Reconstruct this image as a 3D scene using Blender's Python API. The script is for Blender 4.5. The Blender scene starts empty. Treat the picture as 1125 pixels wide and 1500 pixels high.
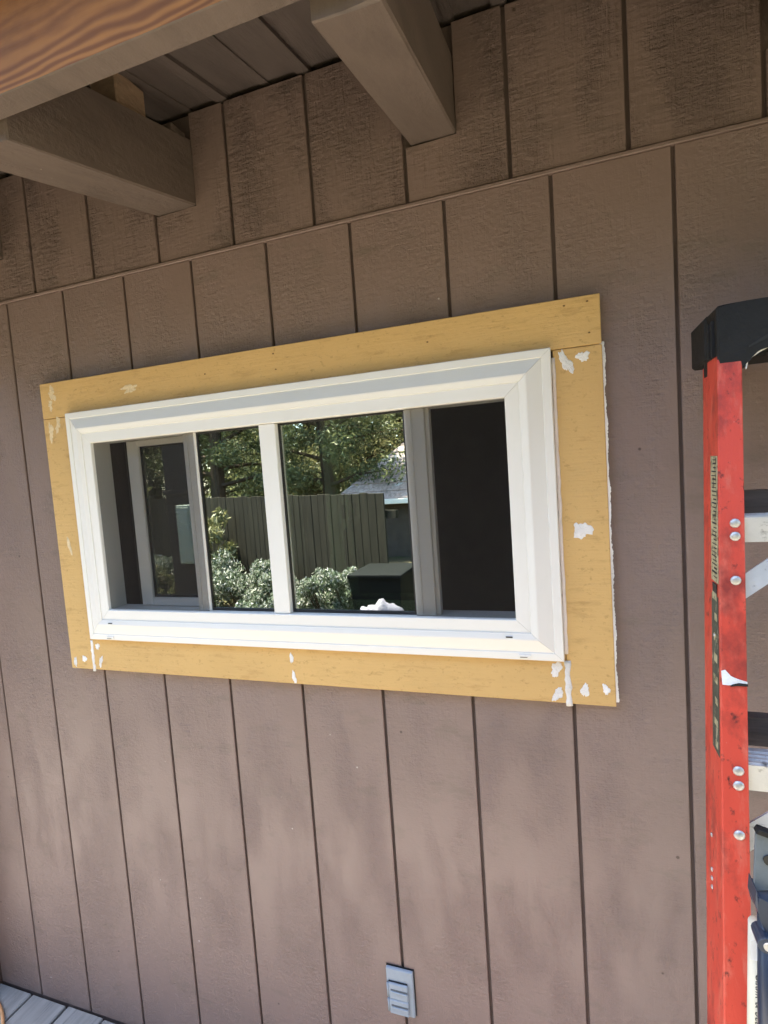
import bpy, bmesh, math, random
import numpy as np
from mathutils import Vector, Matrix
random.seed(7); rng = np.random.default_rng(11)
S = bpy.context.scene
COL = S.collection

# ------------------------------------------------------------------ camera
FPX = 785.0                                  # focal length in photo pixels (photo is 1125 x 1500)
CAM = Vector((1.6359, -1.0973, 0.0957))
RT = Vector((0.94333, 0.32440, -0.06993)); DN = Vector((-0.04148, -0.09383, -0.99472)); FW = Vector((-0.32925, 0.94126, -0.07506))
cam = bpy.data.cameras.new('camera'); co = bpy.data.objects.new('camera', cam); COL.objects.link(co)
co.matrix_world = Matrix(((RT.x, -DN.x, -FW.x, CAM.x), (RT.y, -DN.y, -FW.y, CAM.y), (RT.z, -DN.z, -FW.z, CAM.z), (0, 0, 0, 1)))
cam.sensor_fit = 'VERTICAL'; cam.sensor_height = 24.0; cam.lens = FPX / 1500 * 24.0
cam.clip_start = 0.02; cam.clip_end = 2000
S.camera = co
# ------------------------------------------------------------------ sky, sun, exposure
TO_SUN = Vector((-0.36, -0.06, 0.93)).normalized()
w = bpy.data.worlds.new('World'); S.world = w; w.use_nodes = True
wn = w.node_tree.nodes; wl = w.node_tree.links
sky = wn.new('ShaderNodeTexSky'); sky.sky_type = 'NISHITA'; sky.sun_disc = False
sky.sun_elevation = math.asin(TO_SUN.z); sky.sun_rotation = math.atan2(TO_SUN.x, TO_SUN.y)
wl.new(sky.outputs[0], wn['Background'].inputs[0]); wn['Background'].inputs[1].default_value = 0.13
sl = bpy.data.lights.new('sun', 'SUN'); sl.energy = 5.0; sl.angle = math.radians(0.5); sl.color = (1, 0.92, 0.80)
so = bpy.data.objects.new('sun', sl); COL.objects.link(so); so.rotation_euler = (-TO_SUN).to_track_quat('-Z', 'Y').to_euler()
so.location = (0, 0, 12)
S.view_settings.view_transform = 'Standard'; S.view_settings.look = 'None'; S.view_settings.gamma = 1
S.view_settings.exposure = 2.95
S.cycles.max_bounces = 10; S.cycles.diffuse_bounces = 6; S.cycles.transparent_max_bounces = 16

# ------------------------------------------------------------------ pixel -> place helpers (a pixel gives a direction, the plane gives the distance)
def ray(px, py): return RT * ((px - 562.5) / FPX) + DN * ((py - 750) / FPX) + FW
def aty(px, py, Y=0.0):
    d = ray(px, py); return CAM + d * ((Y - CAM.y) / d.y)
def atx(px, py, X):
    d = ray(px, py); return CAM + d * ((X - CAM.x) / d.x)

# ------------------------------------------------------------------ materials
def mat(name, col, rough=0.6, var=0.12, vscale=(6, 6, 6), bump=None, spec=0.5, metal=0.0, col2=None, thr=None, speck=None, grime=None):
    """col: base colour. var: brightness variation by noise. bump: list of (scale xyz, strength). speck: (colour, scale, size). grime: (colour, scale, lo, hi)"""
    m = bpy.data.materials.new(name); m.use_nodes = True
    n = m.node_tree.nodes; l = m.node_tree.links; b = n['Principled BSDF']
    b.inputs['Roughness'].default_value = rough; b.inputs['Metallic'].default_value = metal; b.inputs['Specular IOR Level'].default_value = spec
    tc = n.new('ShaderNodeTexCoord'); oi = n.new('ShaderNodeObjectInfo')
    mu = n.new('ShaderNodeVectorMath'); mu.operation = 'SCALE'; mu.inputs[0].default_value = (31.7, 17.3, 23.9); l.new(oi.outputs['Random'], mu.inputs[3])
    ad = n.new('ShaderNodeVectorMath'); ad.operation = 'ADD'; l.new(tc.outputs['Object'], ad.inputs[0]); l.new(mu.outputs[0], ad.inputs[1])
    def noise(scale, detail=5, rgh=0.6):
        mp = n.new('ShaderNodeMapping'); mp.inputs['Scale'].default_value = scale; l.new(ad.outputs[0], mp.inputs[0])
        t = n.new('ShaderNodeTexNoise'); t.inputs['Scale'].default_value = 1; t.inputs['Detail'].default_value = detail; t.inputs['Roughness'].default_value = rgh
        l.new(mp.outputs[0], t.inputs[0]); return t
    def ramp(src, lo, hi, c0, c1):
        r = n.new('ShaderNodeValToRGB'); r.color_ramp.elements[0].position = lo; r.color_ramp.elements[1].position = hi
        r.color_ramp.elements[0].color = (*c0, 1); r.color_ramp.elements[1].color = (*c1, 1); l.new(src, r.inputs[0]); return r
    t = noise(vscale)
    c2 = col2 if col2 else tuple(c * (1 + var) for c in col)
    c1 = col if col2 else tuple(c * (1 - var) for c in col)
    r = ramp(t.outputs[0], 0.3 if thr is None else thr[0], 0.7 if thr is None else thr[1], c1, c2); cur = r.outputs[0]
    def mix(fac, c):
        nonlocal cur
        x = n.new('ShaderNodeMix'); x.data_type = 'RGBA'; l.new(fac, x.inputs[0]); l.new(cur, x.inputs[6]); x.inputs[7].default_value = (*c, 1); cur = x.outputs[2]
    if grime:
        gs = grime if isinstance(grime, list) else [grime]
        for gc, gsc, lo, hi in gs:
            g = noise(gsc, 7, 0.65); rr = ramp(g.outputs[0], lo, hi, (0, 0, 0), (1, 1, 1)); mix(rr.outputs[0], gc)
    if speck:
        for sc, ssc, ssz in (speck if isinstance(speck, list) else [speck]):
            v = n.new('ShaderNodeTexVoronoi'); v.inputs['Scale'].default_value = ssc; l.new(ad.outputs[0], v.inputs[0])
            rr = ramp(v.outputs['Distance'], ssz, ssz * 1.6, (1, 1, 1), (0, 0, 0)); mix(rr.outputs[0], sc)
    l.new(cur, b.inputs['Base Color'])
    prev = None
    for bs, st in (bump or []):
        tn = noise(bs, 6, 0.65); bp = n.new('ShaderNodeBump'); bp.inputs['Distance'].default_value = 0.012
        mk = noise((5 + 2 * len(bs), 5, 4), 3); mrg = n.new('ShaderNodeMapRange'); mrg.inputs[1].default_value = .35; mrg.inputs[2].default_value = .65; mrg.inputs[3].default_value = st * .25; mrg.inputs[4].default_value = min(1, st * 1.5)
        l.new(mk.outputs[0], mrg.inputs[0]); l.new(mrg.outputs[0], bp.inputs['Strength']); l.new(tn.outputs[0], bp.inputs['Height'])
        if prev: l.new(prev.outputs[0], bp.inputs['Normal'])
        prev = bp
    if prev: l.new(prev.outputs[0], b.inputs['Normal'])
    return m

BROWN = (0.213, 0.150, 0.127)
M = {}
M['siding'] = mat('painted siding', BROWN, 0.40, 0.07, (3, 3, 3), [((12, 30, 300), 0.17), ((280, 30, 16), 0.20), ((105, 105, 120), 0.30), ((28, 28, 34), 0.16)], 0.6,
                  speck=[((0.07, 0.045, 0.035), 9, 0.022), ((0.5, 0.45, 0.4), 8, 0.013)], grime=((0.17, 0.125, 0.10), (9, 9, 22), 0.56, 0.75))
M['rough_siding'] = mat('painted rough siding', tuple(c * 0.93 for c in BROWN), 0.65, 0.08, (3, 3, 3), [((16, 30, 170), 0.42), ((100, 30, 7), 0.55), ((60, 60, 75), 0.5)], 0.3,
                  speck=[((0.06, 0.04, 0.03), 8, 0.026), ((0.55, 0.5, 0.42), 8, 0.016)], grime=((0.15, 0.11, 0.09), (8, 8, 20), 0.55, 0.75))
M['groove'] = mat('groove paint', (0.12, 0.088, 0.075), 0.7, 0.2, (20, 20, 6), [((90, 90, 40), 0.4)], 0.2)
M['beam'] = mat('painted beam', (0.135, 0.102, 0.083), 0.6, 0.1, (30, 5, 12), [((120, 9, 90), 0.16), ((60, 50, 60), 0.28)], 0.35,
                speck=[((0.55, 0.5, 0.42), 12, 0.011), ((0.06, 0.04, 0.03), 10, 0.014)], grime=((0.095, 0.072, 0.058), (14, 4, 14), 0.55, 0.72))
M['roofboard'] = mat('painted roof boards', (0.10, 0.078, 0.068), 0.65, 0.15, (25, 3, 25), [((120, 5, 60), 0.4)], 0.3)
M['ochre'] = mat('ochre primed trim', (0.60, 0.385, 0.145), 0.55, 0.06, (4, 4, 4), [((9, 30, 160), 0.16), ((90, 90, 90), 0.12)], 0.35,
                 grime=[((0.42, 0.255, 0.085), (14, 14, 60), 0.55, 0.80), ((0.40, 0.25, 0.085), (80, 80, 110), 0.58, 0.76)])
M['vinyl'] = mat('white vinyl', (0.80, 0.78, 0.72), 0.38, 0.015, (5, 5, 5), [((40, 40, 40), 0.02)], 0.5)
M['vinyl_dark'] = mat('dark slot', (0.03, 0.03, 0.03), 0.6)
M['gasket'] = mat('black gasket', (0.012, 0.012, 0.012), 0.5)
M['putty'] = mat('white putty', (0.82, 0.80, 0.76), 0.7, 0.05, (60, 60, 60), [((220, 220, 220), 0.5)], 0.3)
M['putty_thin'] = mat('thin wiped putty', (0.72, 0.58, 0.36), 0.65, 0.15, (90, 90, 90), [((220, 220, 220), 0.3)], 0.3)
M['hole'] = mat('nail hole', (0.16, 0.09, 0.03), 0.8)
M['red'] = mat('red fibreglass', (0.60, 0.060, 0.032), 0.5, 0.14, (10, 10, 4), [((160, 160, 30), 0.10)], 0.45,
               grime=[((0.66, 0.16, 0.10), (60, 60, 12), 0.52, 0.78), ((0.26, 0.03, 0.02), (22, 22, 16), 0.50, 0.72), ((0.10, 0.018, 0.014), (85, 85, 60), 0.59, 0.70), ((0.62, 0.45, 0.36), (150, 150, 60), 0.70, 0.76)])
M['black'] = mat('black plastic', (0.009, 0.009, 0.0088), 0.6, 0.3, (20, 20, 20), [((120, 120, 120), 0.25)], 0.3, grime=((0.045, 0.042, 0.038), (45, 45, 30), 0.58, 0.78))
M['old_alu'] = mat('stained aluminium', (0.085, 0.072, 0.064), 0.5, 0.3, (12, 12, 120), [((90, 90, 90), 0.1)], 0.4, 0.4)
M['alu'] = mat('dirty aluminium', (0.66, 0.65, 0.63), 0.42, 0.08, (30, 30, 30), [((90, 90, 90), 0.1)], 0.5, 0.55, grime=((0.20, 0.19, 0.18), (60, 60, 80), 0.58, 0.72))
M['rivet'] = mat('rivet metal', (0.52, 0.51, 0.49), 0.42, 0.1, (200, 200, 200), None, 0.5, 0.6)
M['outlet'] = mat('blue grey plastic', (0.27, 0.315, 0.355), 0.5, 0.06, (40, 40, 40), [((150, 150, 150), 0.12)], 0.4)
M['outlet_shade'] = mat('outlet recess shade', (0.075, 0.09, 0.105), 0.6)  # recess shade as a flat colour, for the strips on the flaps
M['deck'] = mat('weathered deck wood', (0.30, 0.28, 0.25), 0.8, 0.2, (40, 3, 40), [((120, 6, 60), 0.5)], 0.25, grime=((0.15, 0.145, 0.14), (60, 4, 30), 0.57, 0.70))
M['post'] = mat('reddish brown post', (0.10, 0.055, 0.04), 0.7, 0.2, (20, 20, 4), [((80, 80, 10), 0.5)], 0.3)
M['interior'] = mat('interior wall', (0.22, 0.19, 0.16), 0.8, 0.08)
M['gunmetal'] = mat('grey tool steel', (0.12, 0.145, 0.165), 0.5, 0.1, (40, 40, 40), [((200, 200, 200), 0.15)], 0.45, 0.2)
M['navy'] = mat('dark blue plastic', (0.022, 0.034, 0.06), 0.35, 0.15, (40, 40, 10), None, 0.5)
M['cream'] = mat('cream tube', (0.74, 0.68, 0.52), 0.45, 0.05, (30, 30, 30), None, 0.4)
M['ink'] = mat('black ink', (0.02, 0.02, 0.02), 0.6)
M['sticker'] = mat('worn sticker', (0.42, 0.37, 0.22), 0.6, 0.2, (60, 60, 60), [((200, 200, 200), 0.2)], 0.3, grime=((0.10, 0.09, 0.05), (90, 90, 60), 0.52, 0.62))
M['sticker_dark'] = mat('worn dark sticker', (0.07, 0.075, 0.055), 0.6, 0.2, (60, 60, 60), [((200, 200, 200), 0.2)], 0.3, grime=((0.45, 0.40, 0.26), (90, 90, 30), 0.57, 0.66))
M['cord'] = mat('tan orange cord', (0.62, 0.30, 0.12), 0.5)
M['fence'] = mat('dark fence wood', (0.034, 0.029, 0.020), 0.85, 0.3, (12, 12, 2), [((80, 80, 8), 0.5)], 0.2)
M['bark'] = mat('bark', (0.075, 0.052, 0.036), 0.9, 0.3, (15, 15, 5), [((50, 50, 12), 0.9)], 0.15)
M['bin'] = mat('black bin plastic', (0.007, 0.008, 0.008), 0.75, 0.2, spec=0.12)
M['bag'] = mat('white plastic bag', (0.22, 0.205, 0.25), 0.35, 0.08, (9, 9, 9), [((25, 25, 25), 0.7)], 0.5)
M['shedwall'] = mat('shed siding', (0.085, 0.068, 0.055), 0.8, 0.15, (5, 5, 5), [((120, 120, 8), 0.4)], 0.2)
M['panelbox'] = mat('pale green metal', (0.60, 0.68, 0.58), 0.5, 0.04)
M['shingle'] = mat('roof shingles', (0.40, 0.31, 0.28), 0.85, 0.4, (14, 14, 14), [((60, 60, 60), 0.5)], 0.2, grime=((0.62, 0.60, 0.58), (3, 3, 5), 0.58, 0.66))  # pale patches paint white highlights into the shingle colour
M['ground'] = mat('dry ground', (0.105, 0.088, 0.058), 0.95, 0.3, (1.4, 1.4, 1.4), [((14, 14, 14), 0.8)], 0.1, grime=((0.055, 0.07, 0.03), (0.8, 0.8, 0.8), 0.48, 0.60))
M['plainwall'] = mat('outer house wall', BROWN, 0.7, 0.06)
M['roofing'] = mat('roofing felt', (0.10, 0.095, 0.09), 0.9, 0.2)

def leafmat(name, c1, c2, c3):
    m = bpy.data.materials.new(name); m.use_nodes = True; n = m.node_tree.nodes; l = m.node_tree.links
    b = n['Principled BSDF']; b.inputs['Roughness'].default_value = 0.5; b.inputs['Specular IOR Level'].default_value = 0.4
    g = n.new('ShaderNodeNewGeometry'); r = n.new('ShaderNodeValToRGB'); l.new(g.outputs['Random Per Island'], r.inputs[0])
    r.color_ramp.elements[0].color = (*c1, 1); r.color_ramp.elements[1].color = (*c3, 1); e = r.color_ramp.elements.new(0.6); e.color = (*c2, 1)
    l.new(r.outputs[0], b.inputs['Base Color'])
    tr = n.new('ShaderNodeBsdfTranslucent'); l.new(r.outputs[0], tr.inputs[0]); mx = n.new('ShaderNodeMixShader'); mx.inputs[0].default_value = 0.3
    l.new(b.outputs[0], mx.inputs[1]); l.new(tr.outputs[0], mx.inputs[2]); l.new(mx.outputs[0], n['Material Output'].inputs[0]); return m
M['pine'] = leafmat('pine needles', (0.04, 0.055, 0.022), (0.12, 0.14, 0.055), (0.30, 0.30, 0.14))
M['olive'] = leafmat('olive leaves', (0.06, 0.07, 0.03), (0.18, 0.18, 0.075), (0.36, 0.33, 0.17))
M['shrub'] = leafmat('shrub leaves', (0.035, 0.055, 0.025), (0.13, 0.17, 0.10), (0.75, 0.72, 0.68))

def glassmat():
    m = bpy.data.materials.new('window glass'); m.use_nodes = True; n = m.node_tree.nodes; l = m.node_tree.links; n.remove(n['Principled BSDF'])
    t = n.new('ShaderNodeBsdfTransparent'); t.inputs[0].default_value = (0.62, 0.70, 0.60, 1)
    g = n.new('ShaderNodeBsdfGlossy'); g.inputs['Roughness'].default_value = 0.0; g.inputs[0].default_value = (0.95, 1.0, 0.93, 1)
    f = n.new('ShaderNodeLayerWeight'); f.inputs[0].default_value = 0.25
    mr = n.new('ShaderNodeMapRange'); mr.inputs[3].default_value = 0.42; mr.inputs[4].default_value = 1.0; l.new(f.outputs['Fresnel'], mr.inputs[0])
    tc = n.new('ShaderNodeTexCoord'); nz = n.new('ShaderNodeTexNoise'); nz.inputs['Scale'].default_value = 5; l.new(tc.outputs['Object'], nz.inputs[0])
    bp = n.new('ShaderNodeBump'); bp.inputs['Strength'].default_value = 0.02; bp.inputs['Distance'].default_value = 0.002; l.new(nz.outputs[0], bp.inputs['Height']); l.new(bp.outputs[0], g.inputs['Normal'])
    x = n.new('ShaderNodeMixShader'); l.new(mr.outputs[0], x.inputs[0]); l.new(t.outputs[0], x.inputs[1]); l.new(g.outputs[0], x.inputs[2]); l.new(x.outputs[0], n['Material Output'].inputs[0]); return m
M['glass'] = glassmat()
def screenmat():
    m = bpy.data.materials.new('insect screen mesh'); m.use_nodes = True; n = m.node_tree.nodes; l = m.node_tree.links; n.remove(n['Principled BSDF'])
    t = n.new('ShaderNodeBsdfTransparent'); d = n.new('ShaderNodeBsdfDiffuse'); d.inputs[0].default_value = (0.032, 0.029, 0.026, 1)
    tc = n.new('ShaderNodeTexCoord'); sp = n.new('ShaderNodeSeparateXYZ'); l.new(tc.outputs['Object'], sp.inputs[0])
    def wv(axis, per):
        a = n.new('ShaderNodeMath'); a.operation = 'MULTIPLY'; a.inputs[1].default_value = 2 * math.pi / per; l.new(sp.outputs[axis], a.inputs[0])
        s = n.new('ShaderNodeMath'); s.operation = 'SINE'; l.new(a.outputs[0], s.inputs[0]); return s
    a = n.new('ShaderNodeMath'); a.operation = 'MAXIMUM'; l.new(wv(0, 0.0019).outputs[0], a.inputs[0]); l.new(wv(2, 0.0019).outputs[0], a.inputs[1])
    mr = n.new('ShaderNodeMapRange'); mr.inputs[1].default_value = -1; mr.inputs[2].default_value = 1; mr.inputs[3].default_value = 0.20; mr.inputs[4].default_value = 0.38; l.new(a.outputs[0], mr.inputs[0])
    x = n.new('ShaderNodeMixShader'); l.new(mr.outputs[0], x.inputs[0]); l.new(t.outputs[0], x.inputs[1]); l.new(d.outputs[0], x.inputs[2]); l.new(x.outputs[0], n['Material Output'].inputs[0]); return m
M['screen'] = screenmat()
def firmat():
    m = mat('raw fir', (0.36, 0.15, 0.045), 0.55, 0.2, (3, 20, 20), [((8, 60, 90), 0.1)], 0.12)
    n = m.node_tree.nodes; l = m.node_tree.links; b = n['Principled BSDF']
    tc = n.new('ShaderNodeTexCoord'); mp = n.new('ShaderNodeMapping'); mp.inputs['Scale'].default_value = (1.7, 4, 6); l.new(tc.outputs['Object'], mp.inputs[0])
    nz = n.new('ShaderNodeTexNoise'); nz.inputs['Scale'].default_value = 1; nz.inputs['Detail'].default_value = 3.6; l.new(mp.outputs[0], nz.inputs[0])
    sp = n.new('ShaderNodeSeparateXYZ'); l.new(tc.outputs['Object'], sp.inputs[0])
    a = n.new('ShaderNodeMath'); a.operation = 'MULTIPLY_ADD'; a.inputs[1].default_value = 430; l.new(sp.outputs[2], a.inputs[0])
    c = n.new('ShaderNodeMath'); c.operation = 'MULTIPLY'; c.inputs[1].default_value = 70; l.new(nz.outputs[0], c.inputs[0]); l.new(c.outputs[0], a.inputs[2])
    s = n.new('ShaderNodeMath'); s.operation = 'SINE'; l.new(a.outputs[0], s.inputs[0])
    r = n.new('ShaderNodeValToRGB'); r.color_ramp.elements[0].position = 0.1; r.color_ramp.elements[0].color = (0.20, 0.070, 0.010, 1); r.color_ramp.elements[1].position = 0.95; r.color_ramp.elements[1].color = (0.39, 0.160, 0.032, 1)
    mr = n.new('ShaderNodeMapRange'); mr.inputs[1].default_value = -1; l.new(s.outputs[0], mr.inputs[0])
    zf = n.new('ShaderNodeMapRange'); zf.inputs[1].default_value = .69; zf.inputs[2].default_value = .76; zf.inputs[3].default_value = 1; zf.inputs[4].default_value = .22; l.new(sp.outputs[2], zf.inputs[0])
    ng = n.new('ShaderNodeTexNoise'); ng.inputs['Scale'].default_value = 26; ng.inputs['Detail'].default_value = 5; l.new(mp.outputs[0], ng.inputs[0])
    mm = n.new('ShaderNodeMix'); l.new(zf.outputs[0], mm.inputs[0]); l.new(ng.outputs[0], mm.inputs[2]); l.new(mr.outputs[0], mm.inputs[3]); l.new(mm.outputs[0], r.inputs[0])
    nf = n.new('ShaderNodeTexNoise'); nf.inputs['Scale'].default_value = 9; nf.inputs['Detail'].default_value = 6; l.new(tc.outputs['Object'], nf.inputs[0])
    x = n.new('ShaderNodeMix'); x.data_type = 'RGBA'; x.blend_type = 'MULTIPLY'; x.inputs[0].default_value = 0.55; l.new(r.outputs[0], x.inputs[6]); l.new(nf.outputs[0], x.inputs[7])
    l.new(x.outputs[2], b.inputs['Base Color']); return m
M['fir'] = firmat()

# ------------------------------------------------------------------ mesh helpers
def tag(o, label=None, cat=None, group=None, kind=None):
    if label: o['label'] = label
    if cat: o['category'] = cat
    if group: o['group'] = group
    if kind: o['kind'] = kind
    return o
def empty(name, loc, label, cat, group=None):
    o = bpy.data.objects.new(name, None); COL.objects.link(o); o.location = loc; o.empty_display_size = 0.1
    bpy.context.view_layer.update(); return tag(o, label, cat, group)
def link(name, me, m, parent=None, smooth=False):
    if m is not None:
        for q in (m if isinstance(m, (list, tuple)) else [m]): me.materials.append(M[q] if isinstance(q, str) else q)
    if smooth:
        for p in me.polygons: p.use_smooth = True
    o = bpy.data.objects.new(name, me); COL.objects.link(o)
    if parent: adopt(o, parent)
    return o
def wmat(o):
    m = Matrix.LocRotScale(o.location, o.rotation_euler, o.scale)
    return (wmat(o.parent) @ o.matrix_parent_inverse @ m) if o.parent else m
def adopt(o, parent):
    o.parent = parent; o.matrix_parent_inverse = wmat(parent).inverted()
def obj(name, bm, m, parent=None, smooth=False):
    bmesh.ops.recalc_face_normals(bm, faces=bm.faces)
    me = bpy.data.meshes.new(name); bm.to_mesh(me); bm.free(); return link(name, me, m, parent, smooth)
def raw(name, v, f, m, parent=None, smooth=False):
    me = bpy.data.meshes.new(name); me.from_pydata(v, [], f); me.update(); return link(name, me, m, parent, smooth)
def bx(bm, x0, x1, y0, y1, z0, z1, bev=0.0, seg=1):
    vs = [bm.verts.new(p) for p in ((x0, y0, z0), (x1, y0, z0), (x1, y1, z0), (x0, y1, z0), (x0, y0, z1), (x1, y0, z1), (x1, y1, z1), (x0, y1, z1))]
    fs = [bm.faces.new([vs[i] for i in q]) for q in ((0, 1, 5, 4), (1, 2, 6, 5), (2, 3, 7, 6), (3, 0, 4, 7), (4, 5, 6, 7), (3, 2, 1, 0))]
    if bev:
        es = list({e for f in fs for e in f.edges}); bmesh.ops.bevel(bm, geom=es, offset=bev, segments=seg, affect='EDGES', profile=0.6)
    return bm
def box(name, x0, x1, y0, y1, z0, z1, m, parent=None, bev=0.0, seg=1): return obj(name, bx(bmesh.new(), x0, x1, y0, y1, z0, z1, bev, seg), m, parent)
def prism(bm, pts, off, bev=0.0):
    """polygon of 3D points pushed along off"""
    a = [bm.verts.new(p) for p in pts]; b = [bm.verts.new(Vector(p) + Vector(off)) for p in pts]
    fs = [bm.faces.new(a), bm.faces.new(b[::-1])]
    for i in range(len(a)):
        j = (i + 1) % len(a); fs.append(bm.faces.new((a[j], a[i], b[i], b[j])))
    if bev:
        es = list({e for f in fs for e in f.edges}); bmesh.ops.bevel(bm, geom=es, offset=bev, segments=1, affect='EDGES')
    return bm
def loft(bm, A, B):
    a = [bm.verts.new(p) for p in A]; b = [bm.verts.new(p) for p in B]
    bm.faces.new(a); bm.faces.new(b[::-1])
    for i in range(len(a)):
        j = (i + 1) % len(a); bm.faces.new((a[j], a[i], b[i], b[j]))
    return bm
def tube(bm, pts, radii, n=8):
    rings = []
    for i, p in enumerate(pts):
        p = Vector(p); d = (Vector(pts[min(i + 1, len(pts) - 1)]) - Vector(pts[max(i - 1, 0)])).normalized()
        a = d.orthogonal().normalized() if not rings else (pa - d * pa.dot(d)).normalized()
        pa = a; b = d.cross(a); r = radii[i] if hasattr(radii, '__len__') else radii
        rings.append([bm.verts.new(p + (a * math.cos(t) + b * math.sin(t)) * r) for t in (2 * math.pi * k / n for k in range(n))])
    for r0, r1 in zip(rings, rings[1:]):
        for k in range(n): bm.faces.new((r0[k], r0[(k + 1) % n], r1[(k + 1) % n], r1[k]))
    bm.faces.new(rings[0][::-1]); bm.faces.new(rings[-1]); return bm

# ------------------------------------------------------------------ house wall: siding planks with recessed grooves
P = 0.2032; DECK_Z = -1.47; FL = 0.628
wall = empty('house_wall', (1.6, 0, DECK_Z), 'brown painted house wall of grooved vertical wood siding in two courses', 'wall')
OP = (0.46, 1.555, -0.255, 0.262)              # rough opening for the window
def wall_sheet(name, y0, y1, m, z0, z1, x0=-0.19, x1=3.4):
    bm = bmesh.new()
    bx(bm, x0, OP[0], y0, y1, z0, z1); bx(bm, OP[1], x1, y0, y1, z0, z1)
    bx(bm, OP[0], OP[1], y0, y1, z0, OP[2]); bx(bm, OP[0], OP[1], y0, y1, OP[3], z1)
    return obj(name, bm, m, wall)
wall_sheet('sheathing', 0.0075, 0.10, 'groove', DECK_Z - 0.4, 0.945)
G2 = 0.0034
for k in range(-1, 17):
    x0 = k * P + G2; x1 = (k + 1) * P - G2
    if k == -1: x0 = -0.175
    bm = bmesh.new(); z0, z1 = DECK_Z + 0.001, FL - 0.004
    if x1 > OP[0] and x0 < OP[1]:
        bx(bm, x0, x1, 0, 0.0074, z0, OP[2], 0.0012); bx(bm, x0, x1, 0, 0.0074, OP[3], z1, 0.0012)
    else: bx(bm, x0, x1, 0, 0.0074, z0, z1, 0.0012)
    obj('siding_plank', bm, 'siding', wall)
# flashing lip between the courses
bm = bmesh.new(); bx(bm, -0.18, 3.4, -0.0042, 0.0073, FL - 0.0036, FL + 0.0035, 0.001); obj('flashing', bm, 'siding', wall)
RAF = [(-0.502, -0.41), (0.12, 0.212), (0.731, 0.843), (1.361, 1.4545), (1.985, 2.078), (2.607, 2.70)]
RB = 0.742                                      # underside of the rafters at the wall
def upper_plank(x0, x1):
    zt, zb = 0.944 + random.uniform(-.002, .002), FL + 0.006
    prof = [(x0, zb), (x1, zb)]
    r = [q for q in RAF if q[1] > x0 and q[0] < x1]
    if not r: prof += [(x1, zt), (x0, zt)]
    else:
        a, b = r[0][0] - 0.002, r[0][1] + 0.0025; nz = RB - 0.003
        if b < x1 - 0.005: prof += [(x1, zt), (b, zt), (b, nz)]
        else: prof += [(x1, nz)]
        if a > x0 + 0.015: prof += [(a, nz), (a, zt), (x0, zt)]
        else: prof += [(x0, nz)]
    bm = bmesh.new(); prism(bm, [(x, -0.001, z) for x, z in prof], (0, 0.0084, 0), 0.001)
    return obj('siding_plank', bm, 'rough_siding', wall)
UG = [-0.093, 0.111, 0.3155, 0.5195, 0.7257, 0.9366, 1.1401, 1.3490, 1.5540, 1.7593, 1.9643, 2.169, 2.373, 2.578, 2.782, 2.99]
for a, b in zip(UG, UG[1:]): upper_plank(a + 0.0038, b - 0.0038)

# ------------------------------------------------------------------ eave: rafters, roof boards, fascia
SL = 0.2175
eave = empty('roof_eave', (1.4, -0.2, 0.7), 'low roof eave with brown painted rafters and a raw wood fascia board', 'eave')
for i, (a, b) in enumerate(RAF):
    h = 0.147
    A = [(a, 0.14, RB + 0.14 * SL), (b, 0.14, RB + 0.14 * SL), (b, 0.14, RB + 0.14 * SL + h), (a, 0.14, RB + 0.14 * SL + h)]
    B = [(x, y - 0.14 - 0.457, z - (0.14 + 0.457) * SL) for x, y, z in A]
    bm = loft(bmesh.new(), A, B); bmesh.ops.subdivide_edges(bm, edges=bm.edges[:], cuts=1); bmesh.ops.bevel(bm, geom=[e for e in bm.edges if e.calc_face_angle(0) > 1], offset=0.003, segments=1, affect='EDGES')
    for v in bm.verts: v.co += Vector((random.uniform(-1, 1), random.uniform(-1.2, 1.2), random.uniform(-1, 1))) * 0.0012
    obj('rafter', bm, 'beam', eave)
# roof boards running down the slope, each with a small batten on its joint
ZD = 0.957
rb = [-0.60 + 0.2045 * k for k in range(18)]; off = 0.9366 - min(rb, key=lambda q: abs(q - 0.9366)); rb = [q + off for q in rb]
def sloped(bm, x0, x1, za, zb, y0=-0.53, y1=0.14):
    A = [(x0, y1, ZD + za + y1 * SL), (x1, y1, ZD + za + y1 * SL), (x1, y1, ZD + zb + y1 * SL), (x0, y1, ZD + zb + y1 * SL)]
    loft(bm, A, [(x, y0, z + (y0 - y1) * SL) for x, y, z in A])
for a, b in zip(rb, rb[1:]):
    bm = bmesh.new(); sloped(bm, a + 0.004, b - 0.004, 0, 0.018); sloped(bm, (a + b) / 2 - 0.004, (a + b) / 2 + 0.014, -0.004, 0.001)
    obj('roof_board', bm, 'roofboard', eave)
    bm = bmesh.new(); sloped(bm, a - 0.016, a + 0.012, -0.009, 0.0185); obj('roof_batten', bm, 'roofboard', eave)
bm = bmesh.new(); sloped(bm, rb[0], rb[-1], 0.019, 0.04, -0.56, 4.6); obj('roof_sheet', bm, 'roofing', eave)
# the fascia across the rafter ends: raw wood outside, brown paint below and behind
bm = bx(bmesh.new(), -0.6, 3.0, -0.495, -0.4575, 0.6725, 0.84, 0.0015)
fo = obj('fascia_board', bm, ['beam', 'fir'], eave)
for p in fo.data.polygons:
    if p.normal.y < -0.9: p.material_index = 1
fo['label'] = 'raw orange fir fascia board with brown painted underside'
box('shim_block', 0.768, 0.832, -0.205, -0.125, RB + 0.147 - 0.16 * SL - 0.004, ZD - 0.165 * SL - 0.002, mat('raw block', (0.30, 0.20, 0.125), 0.7, 0.25, (40, 40, 90), [((60, 60, 200), 0.5)]), eave, 0.003)
box('shim_block', 0.775, 0.835, -0.05, -0.004, RB + 0.147 - 0.005, ZD - 0.055, 'beam', eave, 0.003)

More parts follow.
